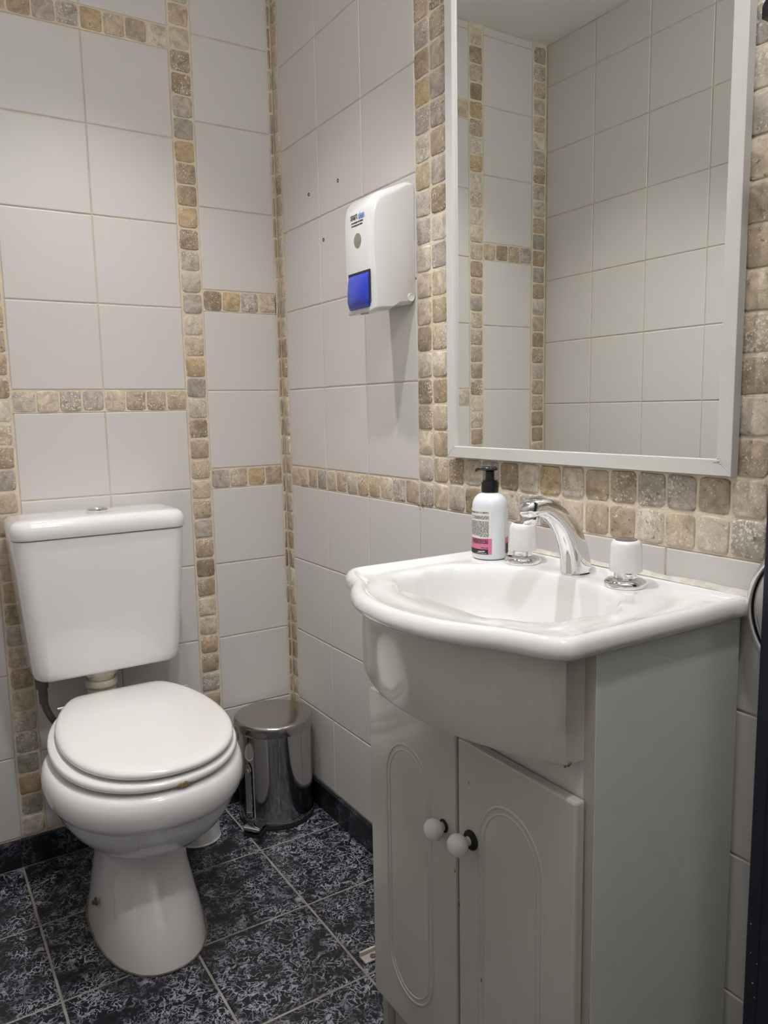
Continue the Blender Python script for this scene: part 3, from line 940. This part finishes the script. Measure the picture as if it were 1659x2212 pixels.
# ------------------------------------------------------------------ mirror
MY0, MY1, MZ0, MZ1 = -0.766, -1.3585, 0.9855, 1.885
mir = tag(empty('wall_mirror', (0, (MY0 + MY1) / 2, MZ0)), 'large rectangular mirror in a narrow white frame above the basin', 'mirror')
MO = Vector((0, (MY0 + MY1) / 2, MZ0))
FWD, FD = 0.021, 0.0185
def bar(p_out0, p_out1, p_in1, p_in0):
    # mitred frame bar from four (y, z) corners
    bm = bmesh.new()
    x0_, x1_ = -0.0045, -FD
    pts = [p_out0, p_out1, p_in1, p_in0]
    a = [bm.verts.new((x0_ - MO.x, y - MO.y, z - MO.z)) for y, z in pts]
    b = [bm.verts.new((x1_ - MO.x, y - MO.y, z - MO.z)) for y, z in pts]
    bm.faces.new(a[::-1]); bm.faces.new(b)
    for i in range(4):
        j = (i + 1) % 4
        bm.faces.new((a[i], a[j], b[j], b[i]))
    bmesh.ops.recalc_face_normals(bm, faces=bm.faces)
    es = [e for e in bm.edges if all(v.co.x < -FD - MO.x + 1e-5 for v in e.verts)]
    bmesh.ops.bevel(bm, geom=es, offset=0.0010, segments=2, profile=.5, affect='EDGES')
    return fin(bm, 'frame_bar', 'frame', mir, 15)
o00, o10, o11, o01 = (MY0, MZ0), (MY1, MZ0), (MY1, MZ1), (MY0, MZ1)
i00, i10, i11, i01 = (MY0 - FWD, MZ0 + FWD), (MY1 + FWD, MZ0 + FWD), (MY1 + FWD, MZ1 - FWD), (MY0 - FWD, MZ1 - FWD)
fb = bar(o00, o10, i10, i00); fr = bar(o10, o11, i11, i10); bar(o11, o01, i01, i11); bar(o01, o00, i00, i01)
box('mirror_glass', (-0.0120, MY1 + 0.004, MZ0 + 0.004), (-0.0085, MY0 - 0.004, MZ1 - 0.004), 'mirror', mir, 0, 1, MO)
box('backing_board', (-0.0084, MY1 + 0.006, MZ0 + 0.006), (-0.0050, MY0 - 0.006, MZ1 - 0.006), 'edgeband', mir, 0, 1, MO)
bm = bmesh.new()        # cracked filler at the lower corner of the frame
for dy, dz, r in ((0.0, 0.0, 0.0035), (0.005, -0.001, 0.0028), (-0.003, -0.003, 0.002), (-0.0005, 0.004, .002)):
    bmesh.ops.create_icosphere(bm, subdivisions=1, radius=r, matrix=Matrix.Translation((-FD - 0.0001 - MO.x, MY1 + FWD - 0.002 + dy - MO.y, MZ0 + FWD - 0.002 + dz - MO.z)) @ Matrix.Diagonal((0.25, 1, 0.6, 1)))
fin(bm, 'cracked_filler', 'sealant', fb)

# ------------------------------------------------------------------ toilet
def egg(cx, yc, hw, lf, lb, z, n=56, e=2.2, eb=None):
    out = []
    for i in range(n):
        t = 2 * PI * i / n
        s, c = math.sin(t), math.cos(t)
        ee = e if c > 0 else (eb or e)
        x = hw * abs(s) ** (2 / ee) * math.copysign(1, s)
        y = (lf if c > 0 else lb) * abs(c) ** (2 / ee) * math.copysign(1, c)
        out.append((cx + x, yc - y, z(-(yc - y)) if callable(z) else z))
    return out
TX = -0.527
TO = Vector((TX, -0.36, 0))
toi = tag(empty('toilet_bowl', TO), 'white porcelain toilet pan with closed lid on a flared pedestal', 'toilet')
L_ = [  # cx, yc, hw, lf, lb, z, e
    (-.535, -.345, .110, .212, .190, 0.000, 2.3), (-.535, -.345, .1085, .208, .190, 0.010, 2.3), (-.534, -.345, .104, .196, .188, 0.040, 2.3), (-.533, -.342, .0955, .165, .185, 0.085, 2.3),
    (-.531, -.338, .0875, .128, .182, 0.130, 2.3), (-.529, -.335, .0840, .106, .180, 0.165, 2.3), (-.528, -.336, .0865, .108, .178, 0.186, 2.25),
    (-.527, -.345, .1020, .135, .180, 0.205, 2.2), (-.527, -.355, .1270, .180, .185, 0.232, 2.2), (-.527, -.365, .1540, .212, .190, 0.265, 2.2), (-.527, -.372, .1730, .228, .192, 0.298, 2.2), (-.527, -.375, .1800, .2325, .195, 0.318, 2.2),
    (-.527, -.377, .1825, .234, .196, 0.3245, 2.2), (-.527, -.378, .1870, .238, .197, 0.3275, 2.2), (-.527, -.379, .1915, .2405, .198, 0.338, 2.2), (-.527, -.380, .1940, .2420, .200, 0.352, 2.2), (-.527, -.380, .1935, .2415, .200, 0.366, 2.2), (-.527, -.380, .1895, .2375, .198, 0.380, 2.2),
    (-.527, -.380, .1830, .2310, .193, 0.3880, 2.2), (-.527, -.380, .1720, .2200, .185, 0.3915, 2.2), (-.527, -.380, .130, .170, .14, 0.3918, 2.2)]
bm = bmesh.new()
add_loft(bm, [[(p[0] - TO.x, p[1] - TO.y, p[2]) for p in egg(a, b, c, d, e_, z, e=ex)] for a, b, c, d, e_, z, ex in L_])
pan = fin(bm, 'pan', 'ceramic', toi, 50)
# sealant line round the foot
path = [(p[0] - TO.x, p[1] - TO.y, 0.0018) for p in egg(-.535, -.345, .1115, .214, .190, 0, e=2.3)]
tube('foot_sealant', path, 0.0017, 'dirt_sealant', pan, 6, closed=True)
# fixing bolt low on the side of the foot
bm = bmesh.new()
add_loft(bm, [circ((-.6345 - TO.x, -0.368 - TO.y, 0.078), 0.0085, 16, 'x'), circ((-.6385 - TO.x, -0.368 - TO.y, 0.078), 0.008, 16, 'x'), circ((-.6395 - TO.x, -0.368 - TO.y, 0.078), 0.005, 16, 'x'), circ((-.6440 - TO.x, -0.368 - TO.y, 0.078), 0.004, 16, 'x')])
fin(bm, 'fixing_bolt', 'rust', pan)
# seat and lid tilt slightly up to the rear
def zt(base, slope=0.028):
    return lambda yy: base + slope * (0.60 - yy)
def outl(cx, hw, yf, yb, z, n=72):
    # D-shaped lid: straight back edge with rounded corners, egg front
    yc = -0.375
    out = []
    for x, y, _ in egg(cx, yc, hw, yc - yf, 0.280, 0.0, n, 2.2, 2.0):
        k = 110.0
        y = -math.log(math.exp(-k * (y + 0.3)) + math.exp(-k * (yb + 0.3))) / k - 0.3
        out.append((x, y, z(-y)))
    return out
def lid_loft(name, cx, hw, yf, yb, z0, th, rnd_, mat, parent, hole=None):
    rings = []
    for ins, dz in ((0.016, 0.0), (0.0025, 0.0006), (0.0, 0.004), (0.0, th * .5), (rnd_ * .12, th * .72), (rnd_ * .4, th * .9), (rnd_, th), (rnd_ * 3.0, th + 0.0012), (0.10, th + 0.002)):
        rings.append([(p[0] - TO.x, p[1] - TO.y, p[2]) for p in outl(cx, hw - ins, yf + ins, yb - ins, zt(z0 + dz))])
    bm = bmesh.new()
    add_loft(bm, rings)
    return fin(bm, name, mat, parent, 60)
seat = lid_loft('seat', -.523, 0.180, -0.6095, -0.140, 0.3980, 0.0140, 0.005, 'seat', toi)
lid = lid_loft('lid', -.518, 0.1685, -0.6030, -0.142, 0.4190, 0.0150, 0.011, 'seat', toi)
for sx in (-0.09, 0.09):
    for yy in (-0.26, -0.50):
        bm = bmesh.new()
        zb = 0.3980 + 0.0140 + 0.028 * (0.60 + yy)
        add_loft(bm, [circ((-.520 + sx - TO.x, yy - TO.y, zb - 0.002), 0.008, 12), circ((-.520 + sx - TO.x, yy - TO.y, zb + 0.008), 0.007, 12)])
        fin(bm, 'bumper', 'rubber', lid)
bm = bmesh.new()
for (dx, dy, r) in ((0, 0, 0.0085), (0.008, 0.002, 0.0075), (-0.0085, -0.0012, 0.0065), (0.0145, 0.0045, .005)):
    bmesh.ops.create_icosphere(bm, subdivisions=2, radius=r, matrix=Matrix.Translation((-0.5085 + dx - TO.x, -0.6065 + dy - TO.y, 0.4005)) @ Matrix.Diagonal((1.1, 0.42, 0.85, 1)))
tag(fin(bm, 'chip', 'chip', seat), 'brown chip in the front edge of the seat')
for sx in (-0.115, 0.115):        # hinge barrels
    bm = bmesh.new()
    zz = 0.437
    add_loft(bm, [[(-.520 + sx + d - TO.x, -0.150 + r * math.cos(t) - TO.y, zz - .012 + r * math.sin(t)) for t in [2 * PI * k / 14 for k in range(14)]] for d, r in ((-0.016, 0.004), (-0.0155, 0.0055), (0.0155, 0.0055), (0.016, 0.004))])
    fin(bm, 'hinge', 'chrome', toi)

# cistern
CO = Vector((-0.530, -0.10, 0.49))
cis = tag(empty('toilet_cistern', CO), 'white porcelain cistern with push button hung on the wall', 'cistern')
def rrect(cx, hx, ya, yb, r, z, n=10):
    out = []
    x0_, x1_ = cx - hx, cx + hx
    for (qx, qy, a0) in ((x1_ - r, ya + r, -PI / 2), (x1_ - r, yb - r, 0), (x0_ + r, yb - r, PI / 2), (x0_ + r, ya + r, PI)):
        for i in range(n + 1):
            t = a0 + PI / 2 * i / n
            out.append((qx + r * math.cos(t), qy + r * math.sin(t), z))
    return out
def coff(r): return [(p[0] - CO.x, p[1] - CO.y, p[2] - CO.z) for p in r]
bm = bmesh.new()
RR = [(0.145, -0.150, -0.020, 0.028, 0.4905), (0.154, -0.160, -0.013, 0.030, 0.4935), (0.1605, -0.1665, -0.008, 0.032, 0.501), (0.1635, -0.170, -0.006, 0.033, 0.513), (0.166, -0.1725, -0.006, 0.034, 0.54), (0.178, -0.1815, -0.006, 0.036, 0.70), (0.1845, -0.1860, -0.006, 0.036, 0.805), (0.1845, -0.1860, -0.006, 0.036, 0.812), (0.180, -0.182, -0.008, .034, 0.8135)]
add_loft(bm, [coff(rrect(CO.x, *q[:4], q[4])) for q in RR])
fin(bm, 'tank', 'ceramic', cis, 50)
bm = bmesh.new()
RR = [(0.1785, -0.181, -0.008, 0.034, 0.8145), (0.1865, -0.1885, -0.004, 0.036, 0.8150), (0.1885, -0.1900, -0.003, 0.037, 0.8175), (0.1880, -0.1895, -0.003, 0.037, 0.834), (0.1860, -0.1878, -0.004, 0.037, 0.8435), (0.1815, -0.183, -0.007, 0.035, 0.8505), (0.174, -0.176, -0.012, 0.032, 0.8545), (0.160, -0.165, -0.022, 0.028, 0.8560), (0.10, -0.12, -0.06, 0.02, 0.8565)]
add_loft(bm, [coff(rrect(CO.x, *q[:4], q[4])) for q in RR])
clid = fin(bm, 'lid', 'ceramic', cis, 60)
btn = lathe('flush_button', [(0.0235, 0.0), (0.0240, 0.0025), (0.0235, 0.0060), (0.0205, 0.0082), (0.0200, 0.0072)], 'chrome', clid, (-0.523 - CO.x, -0.090 - CO.y, 0.8566 - CO.z), 40)
for s in (-1, 1):
    bm = bmesh.new()
    A = [-PI / 2 + PI * i / 14 for i in range(15)]
    def half_(r, z, g): return [(s * (max(g, r * math.cos(t))) - 0.523 - CO.x, r * math.sin(t) - 0.090 - CO.y, 0.8566 + z - CO.z) for t in A]
    add_loft(bm, [half_(0.0188, 0.005, 0.0005), half_(0.0188, 0.0084, 0.0005), half_(0.0165, 0.0100, 0.0015), half_(0.008, 0.0110, 0.002)])
    fin(bm, 'button_half', 'chrome', btn)
# flush pipe nut and pipe
bm = bmesh.new()
def gear(r, z, a=0.0):
    return [((r * (1 + a * (1 if (k // 2) % 2 else -1))) * math.cos(2 * PI * k / 40) + 0 - 0.0125, (r * (1 + a * (1 if (k // 2) % 2 else -1))) * math.sin(2 * PI * k / 40) - 0.0, z) for k in range(40)]
add_loft(bm, [gear(0.036, 0.006), gear(0.036, -0.002), gear(0.037, -0.003, 0.04), gear(0.036, -0.016, 0.04), gear(0.030, -0.020), gear(0.029, -0.030)])
fin(bm, 'flush_nut', 'cream_plastic', cis)
lathe('flush_pipe', [(0.033, -0.028), (0.036, -0.034), (0.036, -0.042), (0.033, -0.046), (0.031, -0.050), (0.033, -0.060), (0.030, -0.068), (0.030, -0.170), (0.032, -0.19)], 'cream_plastic', cis, (-0.0125, 0.0, 0), 36)
# connecting hose
hs = tag(empty('water_hose', (-0.670, -0.10, 0.30)), 'dark grey braided hose hanging under the left end of the cistern', 'hose')
HO = Vector((-0.670, -0.10, 0.30))
hp = catmull([Vector(p) - HO for p in ((-0.672, -0.105, 0.470), (-0.670, -0.105, 0.430), (-0.658, -0.105, 0.393), (-0.636, -0.103, 0.355), (-0.618, -0.10, 0.30), (-0.61, -0.09, 0.20), (-0.62, -0.05, 0.12), (-0.62, -0.012, 0.105))], 8)
tube('hose_line', hp, 0.0078, 'hose', hs, 14)
bm = bmesh.new()
add_loft(bm, [circ((-0.672 - HO.x, -0.105 - HO.y, z - HO.z), r, 6) for z, r in ((0.464, 0.0125), (0.465, 0.0135), (0.4895, 0.0135), (0.4900, 0.0125))])
fin(bm, 'hose_nut', 'hose', hs, 20)
lathe('ferrule', [(0.0095, 0.430 - HO.z), (0.0098, 0.446 - HO.z), (0.0095, 0.464 - HO.z)], 'hose', hs, (-0.671 - HO.x, -0.105 - HO.y, 0), 16)

# white plug in the wall under the cistern
bm = bmesh.new()
add_loft(bm, [[(-0.3133 + r * math.cos(t), y, 0.3590 + r * math.sin(t)) for t in [2 * PI * k / 18 for k in range(18)]] for r, y in ((0.0072, 0.001), (0.0072, -0.005), (0.0060, -0.007), (0.0035, -0.007), (0.003, -0.002))])
fin(bm, 'wall_plug', 'plastic', wall_back)

# brush holder behind the pan
bh = tag(empty('brush_holder', (-0.334, -0.118, 0)), 'plain white cylindrical pot on the floor behind the toilet pan', 'pot')
lathe('pot', [(0.050, 0.0), (0.0545, 0.0005), (0.0550, 0.003), (0.0535, 0.005), (0.0530, 0.008), (0.0510, 0.150), (0.0520, 0.152), (0.0500, 0.153), (0.0480, 0.150), (0.0490, 0.012), (0.001, 0.010)], 'plastic', bh, n=48)

# ------------------------------------------------------------------ pedal bin
BNO = Vector((-0.116, -0.116, 0))
bn = tag(empty('pedal_bin', BNO), 'round chrome steel pedal bin in the corner by the toilet', 'bin')
lathe('base_ring', [(0.096, 0.0), (0.1005, 0.001), (0.1005, 0.009), (0.099, 0.0125), (0.096, 0.013)], 'rubber', bn, n=56)
lathe('drum', [(0.0975, 0.0125), (0.1000, 0.0135), (0.0998, 0.024), (0.0980, 0.030), (0.0985, 0.240), (0.0985, 0.250)], 'steel', bn, n=72, ang=50)
lathe('bin_lid', [(0.1000, 0.2515), (0.1035, 0.2515), (0.1040, 0.254), (0.1040, 0.2705), (0.1030, 0.2760), (0.0990, 0.2790), (0.0930, 0.2802), (0.070, 0.2812), (0.010, 0.2818)], 'steel_lid', bn, n=72, ang=50)
pa = math.atan2(-0.866, -0.50) - 0.40       # pedal faces the room
pdx, pdy = math.cos(pa), math.sin(pa)
def pl(s, w, z): return (s * pdx - w * pdy, s * pdy + w * pdx, z)
bm = bmesh.new()
rings = []
for s, z, w in ((0.088, 0.016, 0.020), (0.100, 0.022, 0.021), (0.112, 0.026, 0.023), (0.132, 0.024, 0.024), (0.1375, 0.020, 0.022)):
    rings.append([pl(s, -w, z - .003), pl(s, w, z - .003), pl(s, w * .97, z), pl(s, -w * .97, z)])
add_loft(bm, rings)
ped = fin(bm, 'pedal', 'steel', bn)
bm = bmesh.new()
rings = []
for s, z0_, z1_, w in ((0.096, 0.001, 0.012, 0.024), (0.130, 0.001, 0.010, 0.026), (0.136, 0.001, 0.008, 0.022)):
    rings.append([pl(s, -w, z0_), pl(s, w, z0_), pl(s, w * .97, z1_), pl(s, -w * .97, z1_)])
add_loft(bm, rings)
fin(bm, 'pedal_foot', 'rubber', bn)
# folded-down carrying handle strip on the side towards the toilet
ha = math.radians(203)
bm = bmesh.new()
rings = []
for i in range(15):
    z = 0.178 - 0.150 * i / 14
    w = 0.0105 if i > 1 else (0.004 if i == 0 else 0.009)
    r0, r1 = 0.1005, 0.1035
    aw = w / 0.1
    rings.append([(r0 * math.cos(ha - aw), r0 * math.sin(ha - aw), z), (r0 * math.cos(ha + aw), r0 * math.sin(ha + aw), z), (r1 * math.cos(ha + aw * .9), r1 * math.sin(ha + aw * .9), z), (r1 * math.cos(ha - aw * .9), r1 * math.sin(ha - aw * .9), z)])
add_loft(bm, rings)
hd = fin(bm, 'carry_handle', 'steel', bn)
bm = bmesh.new()
add_loft(bm, [[((0.1036 + d) * math.cos(ha) - r * math.cos(t) * math.sin(ha), (0.1036 + d) * math.sin(ha) + r * math.cos(t) * math.cos(ha), 0.158 + r * math.sin(t)) for t in [2 * PI * k / 16 for k in range(16)]] for d, r in ((-.0005, 0.006), (0.0008, 0.0055), (0.0014, 0.003))])
fin(bm, 'rivet', 'chrome', hd)

# ------------------------------------------------------------------ towel ring, open door
tr = tag(empty('towel_ring', (0, -1.482, 0.92)), 'chrome towel ring on the wall beside the vanity', 'towel ring')
TRO = Vector((0, -1.482, 0.92))
pts = [Vector((-0.028, -1.485 + 0.086 * math.cos(t), 0.830 + 0.086 * math.sin(t))) - TRO for t in [2 * PI * k / 72 for k in range(72)]]
tube('ring', pts, 0.0058, 'chrome', tr, 16, 1.0, Vector((1, 0, 0)), closed=True)
bm = bmesh.new()
add_loft(bm, [circ((x - TRO.x, -1.485 - TRO.y, 0.922 - TRO.z), r, 28, 'x') for x, r in ((-0.0005, 0.022), (-0.006, 0.022), (-0.010, 0.018), (-0.012, 0.009), (-0.034, 0.0085), (-0.037, 0.006))])
fin(bm, 'wall_mount', 'chrome', tr)

dr = empty('door_1', (-0.07, -1.452, 0))
tag(dr, kind='structure')
DRO = Vector((-0.07, -1.452, 0))
def dbox(name, a, b, mat, parent=dr, bv=0.0015): return box(name, a, b, mat, parent, bv, 2, DRO)
leaf = dbox('door_leaf', (-0.092, YF + 0.02, 0.008), (-0.052, -1.4535, 2.03), 'door')
dbox('edge_lipping', (-0.0935, -1.470, 0.008), (-0.0505, -1.4530, 2.03), 'door', leaf, 0.002)
for yy, zz, s in ((-1.4585, 0.462, 1.2), (-1.460, 0.425, 1), (-1.4685, 0.416, .9), (-1.464, 0.388, 1.4), (-1.4672, 0.371, 1)):
    bm = bmesh.new()
    bmesh.ops.create_icosphere(bm, subdivisions=1, radius=0.0007 * s, matrix=Matrix.Translation((-0.0936 - DRO.x, yy - DRO.y, zz)) @ Matrix.Diagonal((0.3, 1, 1.3, 1)))
    fin(bm, 'paint_speck', 'paintspeck', leaf)
# black slide bolt on the door edge
bm = bmesh.new()
rings = []
for y, h in ((-1.500, 0.018), (-1.4455, 0.0180), (-1.4385, 0.0165), (-1.4335, 0.0125), (-1.4315, 0.0085)):
    rings.append([(-0.108 - DRO.x, y - DRO.y, 1.4725), (-0.0945 - DRO.x, y - DRO.y, 1.4725), (-0.0945 - DRO.x, y - DRO.y, 1.4755 + h), (-0.108 - DRO.x, y - DRO.y, 1.4755 + h)])
add_loft(bm, rings)
tag(fin(bm, 'slide_bolt', 'black', leaf), 'black slide bolt')
